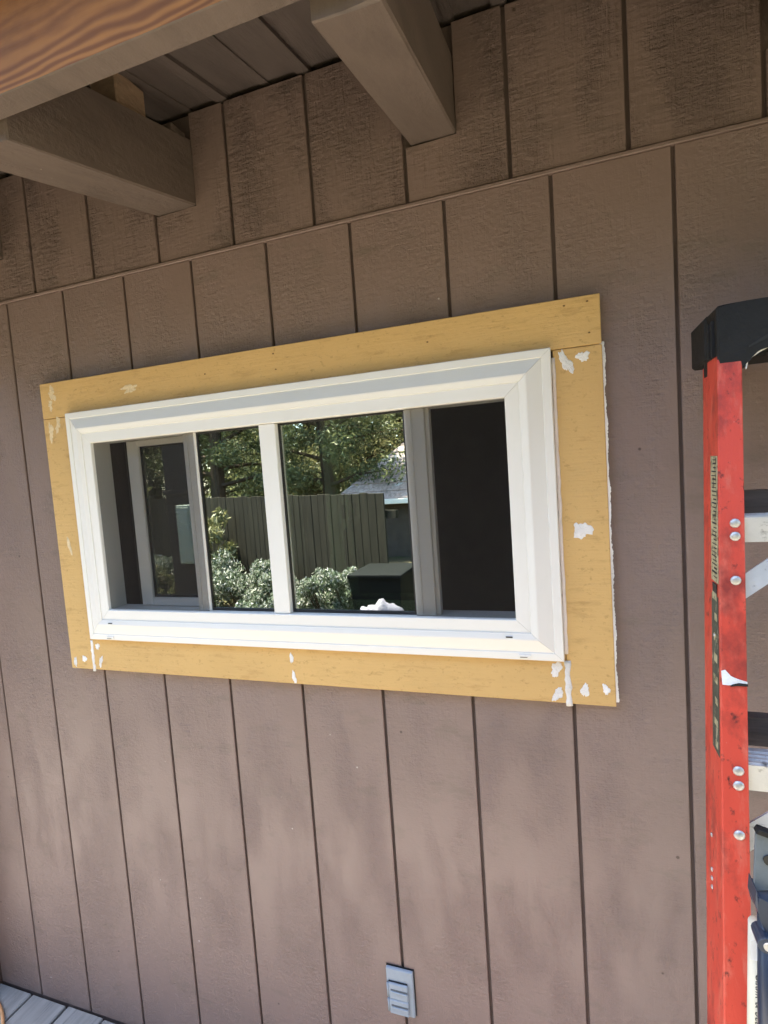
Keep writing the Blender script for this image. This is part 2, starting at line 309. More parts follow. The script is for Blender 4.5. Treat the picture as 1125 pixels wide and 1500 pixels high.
# ------------------------------------------------------------------ window
win = empty('sliding_window', (1.01, -0.02, -0.31), 'white vinyl sliding window set in ochre wood trim on the brown wall', 'window')
YT = -0.022                                     # face of the trim boards
def tp(px, py): q = aty(px, py, YT); return (q.x, q.z)
TL, TR, BL, BR = tp(60, 562), tp(878.5, 430), tp(103, 978), tp(907, 1036)
xl, zt, zb = (TL[0] + BL[0]) / 2, (TL[1] + TR[1]) / 2, (BL[1] + BR[1]) / 2
xr_top = tp(880, 470)[0]; xr = tp(894, 800)[0] - 0.001
zj = tp(882, 503)[1]; zjl = tp(70, 614)[1]
xjl = tp(136, 965)[0]; xjr = tp(831, 1000)[0]
def board(pts, label):
    bm = prism(bmesh.new(), [(x, YT, z) for x, z in pts], (0, -YT - 0.0022, 0), 0.0012); o = obj('trim_board', bm, 'ochre', win); o['label'] = label; return o
zi = 0.235                                       # trim runs in behind the vinyl
b_top = board([(xl, zjl + 0.0006), (xr_top, zj + 0.0006), (xr_top, zt), (xl, zt)], 'long ochre head trim board above the window')
b_left = board([(xl, zb), (xjl - 0.0006, zb), (xjl - 0.0006, zjl - 0.0006), (xl, zjl - 0.0006)], 'ochre side trim board with smeared putty near its foot')
b_right = board([(xjr + 0.0006, zb), (xr + 0.001, zb), (xr, zj - 0.0006), (xjr + 0.0006, zj - 0.0006)], 'ochre side trim board with ragged white edge')
b_bot = board([(xjl + 0.0006, zb + 0.0004), (xjr - 0.0006, zb + 0.0004), (xjr - 0.0006, -0.25), (xjl + 0.0006, -0.25)], 'ochre bottom trim board with putty dabs')
# the ragged white strip behind the edge of one side board
v = []; f = []; N = 260
for i in range(N + 1):
    z = zb + 0.008 + (zj - 0.004 - zb) * i / N; r = xr + 0.0040 + rng.normal(0, 0.00055) + 0.0009 * math.sin(i * .13 + 1) + 0.0005 * math.sin(i * .41) + .0012 * (1 - i / N)
    v += [(xr - 0.004, YT + 0.0025, z), (r, YT + 0.0035, z), (r - 0.001, -0.001, z)]
    if i: f += [(3 * i - 3, 3 * i - 2, 3 * i + 1, 3 * i), (3 * i - 2, 3 * i - 1, 3 * i + 2, 3 * i + 1)]
raw('edge_strip', v, f, 'putty', b_right)
FX1_, FZ0_, FZ1_ = 1.6122, -0.2952, 0.3030
# putty: dabs and beads of filler, each a thin raised blob
def blob(px, py, wpx, hpx, parent, m='putty', ang=0.0, rough=0.18, name='putty_patch', lift=0.0011):
    c = aty(px, py, YT); k = (YT - CAM.y) / ray(px, py).y / FPX * 1.07
    n = 44; ph = rng.random(4) * 6.28; bm = bmesh.new(); top = []; bot = []
    for i in range(n):
        t = 2 * math.pi * i / n; r = 1 + rough * (.9 * math.sin(2 * t + ph[0]) + .7 * math.sin(3 * t + ph[1]) + .5 * math.sin(5 * t + ph[2]) + .35 * math.sin(9 * t + ph[3])) + rng.normal(0, rough * .22)
        ex, ez = math.cos(t) * wpx * k / 2 * r, math.sin(t) * hpx * k / 2 * r
        X = c.x + ex * math.cos(ang) - ez * math.sin(ang); Z = c.z + ex * math.sin(ang) + ez * math.cos(ang)
        bot.append(bm.verts.new((X, YT - 0.0003, Z))); top.append(bm.verts.new((c.x + (X - c.x) * .85, YT - lift * random.uniform(.6, 1.2), c.z + (Z - c.z) * .85)))
    m_ = bm.verts.new((c.x, YT - lift * 1.2, c.z))
    for i in range(n):
        j = (i + 1) % n; bm.faces.new((bot[i], bot[j], top[j], top[i])); bm.faces.new((top[i], top[j], m_))
    return obj(name, bm, m, parent)
for a in [(111, 969, 5, 15, -.12), (124, 965, 7, 10, -.4)]: blob(*a[:4], b_left, ang=a[4])
for a in [(143, 947, 7, 9, 0), (148, 969, 6, 15, -.3), (427, 964, 5, 16, .05), (431, 992, 6, 17, .05), (815, 980, 14, 20, -.35), (817, 1017, 10, 23, -.35)]: blob(*a[:4], b_bot, ang=a[4])
for a in [(829, 531, 13, 31, .35), (854, 522, 14, 15, 0), (853, 777, 21, 25, .2), (857, 1011, 9, 21, -.25), (888, 1010, 9, 14, 0)]: blob(*a[:4], b_right, ang=a[4], rough=.22)
for a in [(102, 800, 6, 24, .15)]: blob(*a[:4], b_left, 'putty_thin', ang=a[4])
for a in [(75, 633, 9, 22, .1), (85, 622, 9, 18, -.2)]: blob(*a[:4], b_left, 'putty_thin', ang=a[4], rough=.3, lift=.0006)
for a in [(76, 577, 13, 16, .3), (74, 594, 8, 12, 0), (190, 569, 28, 9, .12)]: blob(*a[:4], b_top, 'putty_thin', ang=a[4], rough=.3, lift=.0006)
for px0, py0, px1, py1, wd, par in [(134, 938, 139, 983, 0.0052, b_left), (831, 968, 834, 1034, 0.0062, b_right)]:
    bm = bmesh.new(); A = aty(px0, py0, YT); B = aty(px1, py1, YT); pts = []; rad = []
    for i in range(13):
        q = A.lerp(B, i / 12); q.x += random.uniform(-1, 1) * .0009; pts.append(q); rad.append(wd * random.uniform(.7, 1.15))
    tube(bm, pts, rad, 8)
    for v_ in bm.verts: v_.co.y = YT + (v_.co.y - YT) * 0.35
    obj('caulk_bead', bm, 'putty', par, True)
bm = bmesh.new(); pts = []; rad = []
for i in range(40):
    z = FZ0_ + .012 + (FZ1_ - FZ0_ - .03) * i / 39; pts.append((FX1_ + .0035 + random.uniform(-1, 1) * .0005, YT, z)); rad.append(.0042 * random.uniform(.8, 1.1))
tube(bm, pts, rad, 8); obj('caulk_bead', bm, mat('pinkish caulk', (0.74, 0.66, 0.60), 0.6, 0.06, (60, 60, 60)), b_right, True)
for px, py, par in [(400, 518, b_top), (404, 541, b_top), (626, 501, b_top), (826, 448, b_top), (860, 441, b_top), (863, 487, b_top), (300, 548, b_top)]:
    c = aty(px, py, YT); bm = bmesh.new(); prism(bm, [(c.x + .0022 * math.cos(t), YT - .0005, c.z + .0016 * math.sin(t)) for t in (k * math.pi / 4 for k in range(8))], (0, .003, 0)); obj('nail_hole', bm, 'hole', par)

# vinyl frame: one mitred moulding on each side
FX0, FX1, FZ0, FZ1 = 0.4087, 1.6122, -0.2952, 0.3030
PROF = [(0.0, -0.0205), (0.0, -0.0340), (0.0015, -0.0362), (0.0150, -0.0372), (0.0165, -0.0352), (0.0180, -0.0360), (0.0400, -0.0448), (0.0430, -0.0462), (0.0460, -0.0462),
        (0.0540, -0.0440), (0.0560, -0.0438), (0.0570, -0.0412), (0.0590, -0.0418), (0.0815, -0.0425), (0.0830, -0.0410), (0.0835, 0.018)]
def corner(u, sx, sz):
    return (FX0 + u if sx < 0 else FX1 - u * 1.05, FZ0 + u if sz < 0 else FZ1 - u)
frames = {}
for nm, c0, c1 in (('top', (-1, 1), (1, 1)), ('bottom', (-1, -1), (1, -1)), ('left', (-1, -1), (-1, 1)), ('right', (1, -1), (1, 1))):
    v = []; f = []; e = 0.00035
    for u, y in PROF:
        a = corner(u, *c0); b = corner(u, *c1)
        if nm in ('top', 'bottom'): v += [(a[0] + e, y, a[1]), (b[0] - e, y, b[1])]
        else: v += [(a[0], y, a[1] + e), (b[0], y, b[1] - e)]
    n = len(PROF)
    for i in range(n - 1): f.append((2 * i, 2 * i + 1, 2 * i + 3, 2 * i + 2))
    bm = bmesh.new(); vs = [bm.verts.new(q) for q in v]
    for q in f: bm.faces.new([vs[i] for i in q])
    bm.faces.new([vs[2 * i] for i in range(n)]); bm.faces.new([vs[2 * i + 1] for i in range(n)][::-1]); bm.faces.new([vs[0], vs[1], vs[2 * n - 1], vs[2 * n - 2]][::-1])
    frames[nm] = obj('frame_member', bm, 'vinyl', win)
for px, py in [(162, 913), (746, 933)]:       # weep slots in the sill member
    c = aty(px, py, -0.0445); box('weep_slot', c.x - .0065, c.x + .0065, -0.0466, -0.031, c.z - .0012, c.z + .0012, 'vinyl_dark', frames['bottom'])
for px, py in [(161, 934), (768, 961)]:
    c = aty(px, py, -0.038); o = box('weep_cover', c.x - .011, c.x + .013, -0.0392, -0.035, c.z - .003, c.z + .003, 'vinyl', frames['bottom'], .0006)
    box('weep_slot', c.x - .008, c.x + .006, -0.0398, -0.038, c.z - .0026, c.z - .0017, 'gasket', frames['bottom'])
IX0, IX1, IZ0, IZ1 = FX0 + .0838, FX1 - .0838 * 1.05, FZ0 + .0838, FZ1 - .0838
def ax(px, py, y): return aty(px, py, y).x
mx0, mx1 = ax(390, 760, -.039), ax(413.5, 760, -.039)
box('mullion', mx0, mx1, -0.039, 0.06, IZ0, IZ1, 'vinyl', win, 0.0012)
lm0, lm1 = ax(279, 760, -.029), ax(297, 760, -.029); rm0, rm1 = ax(600.5, 750, -.029), ax(629.5, 750, -.029)
def stile(name, x0, x1, y0, y1, m='vinyl'):
    bm = bmesh.new(); bx(bm, x0, x1, y0, y1, IZ0, IZ1, 0.001)
    bx(bm, x0 + (x1 - x0) * .30, x0 + (x1 - x0) * .36, y0 - .0016, y0 + .001, IZ0 + .001, IZ1 - .001); return obj(name, bm, m, win)
stile('meeting_stile', lm0, lm1, -0.029, 0.0); 
stile('meeting_stile', rm0, rm1, -0.029, 0.0); box('stile_edge', rm1 + .0003, rm1 + .008, -0.020, 0.0, IZ0, IZ1, 'vinyl', win)
def pane(x0, x1, y, z0=IZ0, z1=IZ1, par=None):
    g = .004
    box('glass_pane', x0 + .0005, x1 - .0005, y, y + .003, z0 + .0005, z1 - .0005, 'glass', par or win)
    bm = bmesh.new()                             # gasket round the pane
    for q in ((x0, x0 + g, z0, z1), (x1 - g, x1, z0, z1), (x0 + g, x1 - g, z0, z0 + g * 1.6), (x0 + g, x1 - g, z1 - g, z1)): bx(bm, q[0], q[1], y - .003, y - .0004, q[2], q[3])
    obj('gasket', bm, 'gasket', par or win)
pane(lm1, mx0, -0.022); pane(mx1, rm0, -0.022)
def sash(x0, x1, latch_side, label):
    y0, y1 = 0.004, 0.030; sw = 0.037; o = obj('sash', bx(bmesh.new(), x0, x0 + sw, y0, y1, IZ0 + .001, IZ1 - .001, .002), 'vinyl', win); o['label'] = label
    box('sash_stile', x1 - sw, x1, y0, y1, IZ0 + .001, IZ1 - .001, 'vinyl', o, .002)
    box('sash_rail', x0 + sw, x1 - sw, y0, y1, IZ0 + .001, IZ0 + .022, 'vinyl', o, .001); box('sash_rail', x0 + sw, x1 - sw, y0, y1, IZ1 - .016, IZ1 - .001, 'vinyl', o, .001)
    pane(x0 + sw, x1 - sw, 0.014, IZ0 + .022, IZ1 - .016, o)
    lx = x0 + sw - .004 if latch_side < 0 else x1 - .02
    bm = bmesh.new(); prism(bm, [(lx + a, y0 + .006, .012 + b) for a, b in ((0, -.045), (.010, -.036), (.016, -.012), (.016, .012), (.010, .036), (0, .045))], (0, .03, 0), .001)
    bx(bm, lx + .013, lx + .021, y0 + .002, y0 + .03, -.01, .062, .002); obj('latch', bm, 'vinyl', o)
    box('latch_slot', lx + .004, lx + .010, y0 + .004, y0 + .01, -.004, .028, 'gasket', o)
sash(ax(196, 765, .004), lm1 + .006, 1, 'white left sash slid a little way open behind the screen')
sash(ax(477, 740, .004), rm1 - .002, -1, 'white sash with latch seen through the glass, slid fully open')
for x0, x1 in ((IX0, lm1 - .0008), (rm0 + .001, IX1)):
    o = box('insect_screen', x0 + .0004, x1, -0.0345, -0.0342, IZ0 + .0003, IZ1 - .0003, 'screen', win)

# ------------------------------------------------------------------ room behind the window
def inward(name, x0, x1, y0, y1, z0, z1, m):
    bm = bmesh.new(); t = .1
    bx(bm, x0 - t, x1 + t, y1, y1 + t, z0 - t, z1 + t); bx(bm, x0 - t, x0, y0, y1 - .001, z0 - t, z1 + t); bx(bm, x1, x1 + t, y0, y1 - .001, z0 - t, z1 + t)
    bx(bm, x0 + .001, x1 - .001, y0, y1 - .001, z1, z1 + t); bx(bm, x0 + .001, x1 - .001, y0, y1 - .001, z0 - t, z0); return tag(obj(name, bm, m), kind='structure')
inward('interior_wall', -0.1, 3.3, 0.101, 3.2, DECK_Z, 0.93, 'interior')

# ------------------------------------------------------------------ outlet cover
c = aty(583, 1456, -.008)
oc = empty('outlet_cover', (c.x, 0, c.z - .06), 'blue grey weatherproof outlet cover with two hinged flaps low on the wall', 'outlet')
x0, x1, z0, z1 = 1.1795, 1.2450, -1.1775, -1.0640
bm = bx(bmesh.new(), x0, x1, -0.010, -0.0015, z0, z1, .002); obj('cover_plate', bm, 'outlet', oc)
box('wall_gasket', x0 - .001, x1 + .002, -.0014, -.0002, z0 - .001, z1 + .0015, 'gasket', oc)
fz = [(z0 + .006, z0 + .0425), (z0 + .0435, z0 + .083)]
for a, b in fz:
    fl = box('flap', x0 + .007, x1 - .012, -0.0175, -0.0102, a, b, 'outlet', oc, .002)
    zz = (a + b) / 2 + .002; box('finger_ridge', x0 + .013, x1 - .0122, -.0205, -.0176, zz - .004, zz + .0005, 'outlet', fl, .0008); box('ridge_shade_strip', x0 + .012, x1 - .0125, -.0181, -.0172, zz + .0008, zz + .0045, 'outlet_shade', fl)  # dark strip paints the shade of a recess above each ridge
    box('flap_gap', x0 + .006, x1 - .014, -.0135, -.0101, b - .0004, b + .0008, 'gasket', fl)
    bm = bmesh.new(); tube(bm, [(x0 + .004, -.013, a + .003), (x0 + .004, -.013, b - .003)], .0032, 8); obj('hinge', bm, 'outlet', fl, True)

# ------------------------------------------------------------------ stepladder, closed, leaning on the wall
lad = empty('stepladder', (2.0, -0.6, DECK_Z), 'red fibreglass stepladder with black top cap leaning folded against the wall', 'ladder')
def yf(z): return -0.276 + 0.24 * (z + 0.012)
def xlft(z): return 1.833 + 0.066 * (z - 0.149)
XC = 2.02
def rail(name, sec, z0, z1, m, mirror=False):
    def ring(z): return [((xlft(z) + a) if not mirror else 2 * XC - xlft(z) - a, yf(z) + b, z) for a, b in sec]
    bm = loft(bmesh.new(), ring(z0), ring(z1)); bmesh.ops.bevel(bm, geom=[e for e in bm.edges if e.calc_length() > .5], offset=.0015, segments=1, affect='EDGES')
    return obj(name, bm, m, lad)
FS = [(0, 0), (.030, 0), (.030, .0045), (.0045, .0045), (.0045, .054), (.030, .054), (.030, .058), (0, .058)]
RS = [(.002, .064), (.026, .064), (.026, .068), (.006, .068), (.006, .092), (.026, .092), (.026, .096), (.002, .096)]
front = None
for mir in (False, True):
    r = rail('front_rail', FS, DECK_Z + .03, 0.24, 'red', mir); front = front or r
    rail('rear_rail', RS, DECK_Z + .03, 0.22, 'red', mir)
    z = DECK_Z + .05; s = 1 if not mir else -1; xx = xlft(z) if not mir else 2 * XC - xlft(z)
    box('foot', min(xx - .004 * s, xx + .036 * s), max(xx - .004 * s, xx + .036 * s), yf(z) - .012, yf(z) + .065, DECK_Z + .001, DECK_Z + .07, 'black', lad, .004)
def rivet(z, dx=.0185):
    me = bpy.data.meshes.get('rivet_mesh')
    if not me:
        bm = bmesh.new(); bmesh.ops.create_uvsphere(bm, u_segments=12, v_segments=6, radius=.0065)
        for v_ in bm.verts: v_.co.y *= .45
        me = bpy.data.meshes.new('rivet_mesh'); bm.to_mesh(me); bm.free(); me.materials.append(M['rivet'])
        for p in me.polygons: p.use_smooth = True
    o = bpy.data.objects.new('rivet', me); COL.objects.link(o); o.location = (xlft(z) + dx, yf(z) - .0008, z); adopt(o, front)
for zs in [-0.012 - .305 * k for k in range(5)]:
    xa, xb = xlft(zs) + .0305, 2 * XC - xlft(zs) - .0305; y = yf(zs)
    bm = bmesh.new(); bx(bm, xa - .024, xb + .024, y + .006, y + .0085, zs - .020, zs + .013); bx(bm, xa - .024, xb + .024, y + .0086, y + .052, zs + .0095, zs + .013)
    for k in range(4): bx(bm, xa, xb, y + .010 + k * .01, y + .013 + k * .01, zs + .0131, zs + .0148)
    bx(bm, xa, xb, y + .0495, y + .052, zs - .012, zs + .0094); st = obj('step', bm, 'alu', lad)
    for s in (0, 1):
        sx = 1 if s == 0 else -1; X0 = xa if s == 0 else xb; X0 -= .012 * sx
        A = Vector((X0, 0, zs - .085)); B = Vector((X0 + .115 * sx, 0, zs - .004)); d = (B - A).normalized(); n = Vector((-d.z, 0, d.x)) * .0125
        bm = bmesh.new(); q = [A + n, A - n, B - n, B + n]; pts = [(p.x, yf(p.z) + .0165, p.z) for p in q]
        if s: pts = pts[::-1]
        prism(bm, pts, (0, .003, 0)); n2 = n * 1.0; pts = [(p.x, yf(p.z) + .0195, p.z) for p in (A - n, A - n * .75, B - n * .75, B - n)]
        prism(bm, pts, (0, .014, 0)); obj('brace', bm, 'alu', st)
    for dz in (.0065, -.0105, -.067): rivet(zs + dz)
    zr = zs + .026; bm = bmesh.new(); bx(bm, xlft(zr) + .01, 2 * XC - xlft(zr) - .01, yf(zr) + .070, yf(zr) + .074, zr - .022, zr + .018); bx(bm, xlft(zr) + .01, 2 * XC - xlft(zr) - .01, yf(zr) + .0742, yf(zr) + .089, zr + .0145, zr + .018); bx(bm, xlft(zr) + .01, 2 * XC - xlft(zr) - .01, yf(zr) + .0742, yf(zr) + .089, zr - .022, zr - .0185)
    obj('rear_bar', bm, 'old_alu', lad)
for px, py in [(1033, 1175), (1033, 1212), (1044, 1261), (1054, 1279), (1035, 930)]:      # small rivets on the outer web
    q = atx(px, py, xlft(-.3) - .0005); bm = bmesh.new(); bmesh.ops.create_uvsphere(bm, u_segments=10, v_segments=6, radius=.003)
    for v_ in bm.verts: v_.co = Vector((v_.co.x * .5 + xlft(q.z) - .0006, v_.co.y + min(max(q.y, yf(q.z) + .008), yf(q.z) + .05), v_.co.z + q.z))
    obj('rivet', bm, 'rivet', front, True)
# stickers on the outer web
def sticker(z0, z1, ya, yb, m, rows, ink):
    bm = bmesh.new(); pts = [(xlft(z) - .0006, yf(z) + y, z) for z, y in ((z0, ya), (z0, yb), (z1, yb), (z1, ya))]; prism(bm, pts, (.0005, 0, 0)); o = obj('sticker', bm, m, front)
    bm = bmesh.new()
    for i in range(rows):
        z = z0 + .006 + (z1 - z0 - .012) * i / max(1, rows - 1); t = (z1 - z0) / rows * random.uniform(.2, .45); y0 = ya + .006; y1 = ya + .006 + (yb - ya - .011) * random.uniform(.5, 1)
        prism(bm, [(xlft(q) - .0009, yf(q) + y, q) for q, y in ((z, y0), (z, y1), (z + t, y1), (z + t, y0))], (.0002, 0, 0))
    tag(obj('print_lines', bm, ink, o), kind='stuff')
sticker(-.085, .085, .004, .040, 'sticker', 30, 'ink'); sticker(-.300, -.103, .006, .040, 'sticker_dark', 8, 'sticker')
box('sticker', xlft(-.095) - .0012, xlft(-.095) - .0004, yf(-.095) + .012, yf(-.095) + .032, -.103, -.087, 'ink', front)
# chipped white paint on the flange
z = aty(1072, 995, yf(-.2)).z; X = xlft(z)
bm = bmesh.new(); pts = [(0.0015, .010), (.006, .0115), (.012, .004), (.019, .001), (.0295, -.002), (.0295, -.0055), (.016, -.006), (.008, -.007), (.0015, -.0065)]
prism(bm, [(X + a, yf(z + b) - .0012, z + b) for a, b in pts], (0, .001, 0)); obj('chipped_paint', bm, 'putty', front)
bm = bmesh.new(); pts = [(.012, -.0058), (.020, -.0035), (.0298, -.0042), (.0298, -.0072), (.018, -.0072), (.010, -.0085)]
prism(bm, [(X + a, yf(z + b) - .0016, z + b) for a, b in pts], (0, .0012, 0)); obj('crack', bm, 'gasket', front)
# black moulded cap
yc = -0.222
def cp(px, py): q = aty(px, py, yc); return (q.x, q.z)
half = [cp(1052, 544), cp(1049, 449), cp(1058, 446), cp(1093, 440)]
under = [cp(1125, 506), cp(1112, 513), cp(1100, 521), cp(1094, 528), cp(1092, 539)]
top_z = half[-1][1] + .002
poly = half + [(XC, top_z)]; pr_ = poly + [(2 * XC - x, z) for x, z in reversed(half)] + [(2 * XC - x, z) for x, z in reversed(under)] + [(XC, under[0][1] + .014)] + under
bm = prism(bmesh.new(), [(x, yc, z) for x, z in pr_], (0, .085, 0), .0025)
xl_c = half[1][0]
bx(bm, xl_c - .003, 2 * XC - xl_c + .003, yc + .055, yc + .150, top_z - .070, top_z - .004, .004)
for dy in (.014, .032): bx(bm, xl_c - .004, xl_c + .002, yc + dy, yc + dy + .006, half[0][1] + .022, top_z - .02, .001)
cap = obj('top_cap', bm, 'black', lad)
bm = bmesh.new(); q = [cp(1126, 488), cp(1126, 494), cp(1097, 509), cp(1097, 506)]; prism(bm, [(x, yc - .0008, z) for x, z in q], (0, .0006, 0)); obj('cap_slot', bm, 'gasket', cap)
bm = bmesh.new(); e = [under[4], under[3], under[2], under[1], under[0]]
prism(bm, [(x + .0005, yc + .002, z - .0004) for x, z in e] + [(x + .002, yc + .002, z - .0012 - random.uniform(0, .0014)) for x, z in reversed(e)], (0, .004, 0)); obj('cap_edge', bm, 'putty', cap)

# ------------------------------------------------------------------ caulking gun and sealant tube hanging inside the ladder
YG = -0.455
def gp(px, py, y=YG): q = aty(px, py, y); return q
gun = empty('caulking_gun', gp(1120, 1500), 'grey and navy caulking gun hung from a ladder step', 'caulking gun')
a, b, c2, d = gp(1107, 1222), gp(1112, 1215), gp(1145, 1232), gp(1145, 1304); e = gp(1104, 1306)
bm = prism(bmesh.new(), [a, b, c2, d, e], (0, .004, 0), .0008); hd = obj('back_plate', bm, 'gunmetal', gun)
bm = prism(bmesh.new(), [gp(1107, 1222, YG - .004), gp(1112, 1215, YG - .004), gp(1145, 1227, YG - .004), gp(1145, 1236, YG - .004)], (0, .010, 0), .0008); obj('plate_lip', bm, 'black', hd)
q = gp(1127, 1260); bm = bmesh.new(); prism(bm, [(q.x + .006 * math.cos(t), YG - .0012, q.z + .006 * math.sin(t)) for t in (k * math.pi / 6 for k in range(12))], (0, .001, 0)); obj('plate_hole', bm, 'gasket', hd)
bm = prism(bmesh.new(), [gp(1109, 1304, YG - .012), gp(1112, 1318, YG - .012), gp(1145, 1330, YG - .012), gp(1145, 1380, YG - .012), gp(1122, 1370, YG - .012), gp(1115, 1345, YG - .012), gp(1107, 1330, YG - .012)], (0, .03, 0), .002); obj('collar', bm, 'navy', gun)
A = gp(1129, 1345, YG); B = gp(1130, 1640, YG); bm = tube(bmesh.new(), [A, A.lerp(B, .5), B], .0125, 16); br = obj('barrel', bm, 'navy', gun, True)
q = gp(1122, 1382, YG - .016); bm = tube(bmesh.new(), [(q.x, YG - .02, q.z), (q.x, YG + .004, q.z)], .0085, 14); kn = obj('clamp', bm, 'navy', gun)
bm = tube(bmesh.new(), [(q.x + .001, YG - .0215, q.z), (q.x + .001, YG - .0195, q.z)], .0045, 12); obj('screw', bm, 'rivet', kn)
bm = bmesh.new(); t_ = gp(1140, 1218, YG + .002); tube(bm, [t_, t_ + Vector((.03, .02, .05)), Vector((t_.x + .06, -.375, -.312)), Vector((t_.x + .06, -.355, -.298)), Vector((t_.x + .06, -.325, -.300))], .003, 8); obj('hook', bm, 'gunmetal', gun, True)
tb = empty('sealant_tube', gp(1108, 1500, YG + .02), 'cream printed sealant tube between the caulking gun and the red rail', 'sealant tube')
A = gp(1112, 1352, YG + .017); B = gp(1108.5, 1660, YG + .017); bm = tube(bmesh.new(), [A, A.lerp(B, .5), B], .0105, 18); body = obj('tube_body', bm, 'cream', tb, True)
bm = bmesh.new(); q0 = gp(1102, 1374, YG + .006); q1 = gp(1101.5, 1402, YG + .006); bx(bm, q0.x - .003, q0.x + .0035, YG + .002, YG + .0025, q1.z, q0.z); obj('paper_tag', bm, 'putty', tb)
fc = bpy.data.curves.new('print_text', 'FONT'); fc.body = 'Caulk & Seal'; fc.size = .0125; fc.extrude = .0001; fc.space_character = 1.05
to = bpy.data.objects.new('print_text', fc); COL.objects.link(to); fc.materials.append(M['ink'])
q = gp(1107, 1425, YG + .0058); axis = (B - A).normalized(); side = Vector((0.86, -0.5, 0)); side = (side - axis * side.dot(axis)).normalized()
nz_ = axis.cross(side).normalized()
if nz_.y > 0: nz_ = -nz_
yv = nz_.cross(axis).normalized()
to.matrix_world = Matrix(((axis.x, yv.x, nz_.x, q.x), (axis.y, yv.y, nz_.y, q.y), (axis.z, yv.z, nz_.z, q.z), (0, 0, 0, 1)))
dg = bpy.context.evaluated_depsgraph_get(); bpy.context.view_layer.update(); dg = bpy.context.evaluated_depsgraph_get()
me = bpy.data.meshes.new_from_object(to.evaluated_get(dg)); me.transform(to.matrix_world); bpy.data.objects.remove(to)
link('print_text', me, None, body)

# ------------------------------------------------------------------ deck, corner post, cord
dk = empty('deck', (1.4, -1.8, DECK_Z), None, None); tag(dk, kind='structure')
DX = -0.035 - 0.1455 * 24
for k in range(62):
    x0 = DX + k * 0.1455 + .0035; x1 = x0 + 0.1385
    if x0 > 5.2: break
    ye = -0.0015 - (random.uniform(0, .004)); dz = random.uniform(-.0025, .0015)
    bm = bx(bmesh.new(), x0, x1, -1.34, ye, DECK_Z - .036 + dz, DECK_Z - .001 + dz, .003); obj('deck_board', bm, 'deck', dk)
box('deck_rim', DX, 5.2, -1.39, -1.346, -1.94, DECK_Z - .006, 'deck', dk)
tag(box('corner_post', -0.285, -0.1765, -0.10, 0.10, DECK_Z + .001, 0.70, 'post', None, .004), 'dark reddish brown post at the end of the siding, above the deck', 'post')
q = aty(4, 1492, -0.10); q.z = DECK_Z + .004; dq = ray(4, 1492); t = (DECK_Z + .006 - CAM.z) / dq.z; q = CAM + dq * t
pts = [q + Vector((-.22, .09, 0)), q + Vector((-.10, .045, 0)), q, q + Vector((.06, -.055, 0)), q + Vector((.12, -.16, 0)), q + Vector((.10, -.30, 0)), q + Vector((-.05, -.42, 0)), q + Vector((-.4, -.45, 0))]
cu = bpy.data.curves.new('cord', 'CURVE'); cu.dimensions = '3D'; sp = cu.splines.new('BEZIER'); sp.bezier_points.add(len(pts) - 1)
for b_, p_ in zip(sp.bezier_points, pts): b_.co = p_; b_.handle_left_type = b_.handle_right_type = 'AUTO'
cu.bevel_depth = .0048; cu.bevel_resolution = 2
oc_ = bpy.data.objects.new('cord_tmp', cu); COL.objects.link(oc_); bpy.context.view_layer.update(); dg = bpy.context.evaluated_depsgraph_get()
me = bpy.data.meshes.new_from_object(oc_.evaluated_get(dg)); bpy.data.objects.remove(oc_)
tag(link('extension_cord', me, 'cord', None, True), 'tan orange extension cord lying on the grey deck boards', 'cord')

# ------------------------------------------------------------------ rest of the house (behind and beside the view) and the yard behind the camera
box('outer_wall', 3.405, 7.0, 0.0, 0.1, -1.95, 0.945, 'plainwall', None); tag(bpy.data.objects['outer_wall'], kind='structure')
o = box('outer_wall', -5.5, -0.2925, 0.02, 0.1, -1.95, 0.945, 'plainwall', None); tag(o, kind='structure')
bm = bmesh.new()
for x0, x1 in ((-6.0, rb[0] - .002), (rb[-1] + .002, 7.4)): sloped(bm, x0, x1, 0.0, 0.04, -0.56, 4.6)
tag(obj('house_roof', bm, 'roofing'), kind='structure')
GZ = -1.95
gr = raw('yard_ground', [(-300, -300, GZ), (300, -300, GZ), (300, 300, GZ), (-300, 300, GZ)], [(0, 1, 2, 3)], 'ground'); tag(gr, kind='structure')

# fence, board by board
fen = empty('fence', (-3.0, -6.2, GZ), 'dark weathered board fence reflected in the window panes', 'fence')
A = Vector((-11.5, -10.62, 0)); B = Vector((-0.30, -4.82, 0)); d = (B - A); L = d.length; d.normalize(); n = Vector((-d.y, d.x, 0))
bmesh_board = bx(bmesh.new(), 0, .138, -.01, .01, 0, 1.79, .003); me_b = bpy.data.meshes.new('fence_board'); bmesh_board.to_mesh(me_b); bmesh_board.free(); me_b.materials.append(M['fence'])
ang = math.atan2(d.y, d.x)
for k in range(int(L / .145)):
    o = bpy.data.objects.new('fence_board', me_b); COL.objects.link(o); p = A + d * (k * .145) + n * random.uniform(-.004, .004)
    o.location = (p.x, p.y, GZ + .01 + random.uniform(-.012, .006)); o.rotation_euler = (0, 0, ang); adopt(o, fen)
for z in (GZ + .35, GZ + 1.5):
    bm = bmesh.new(); q0 = A - n * .03; q1 = B - n * .03; loft(bm, [q0 + Vector((0, 0, z)), q0 - n * .04 + Vector((0, 0, z)), q0 - n * .04 + Vector((0, 0, z + .09)), q0 + Vector((0, 0, z + .09))], [q1 + Vector((0, 0, z)), q1 - n * .04 + Vector((0, 0, z)), q1 - n * .04 + Vector((0, 0, z + .09)), q1 + Vector((0, 0, z + .09))]); obj('fence_rail', bm, 'fence', fen)

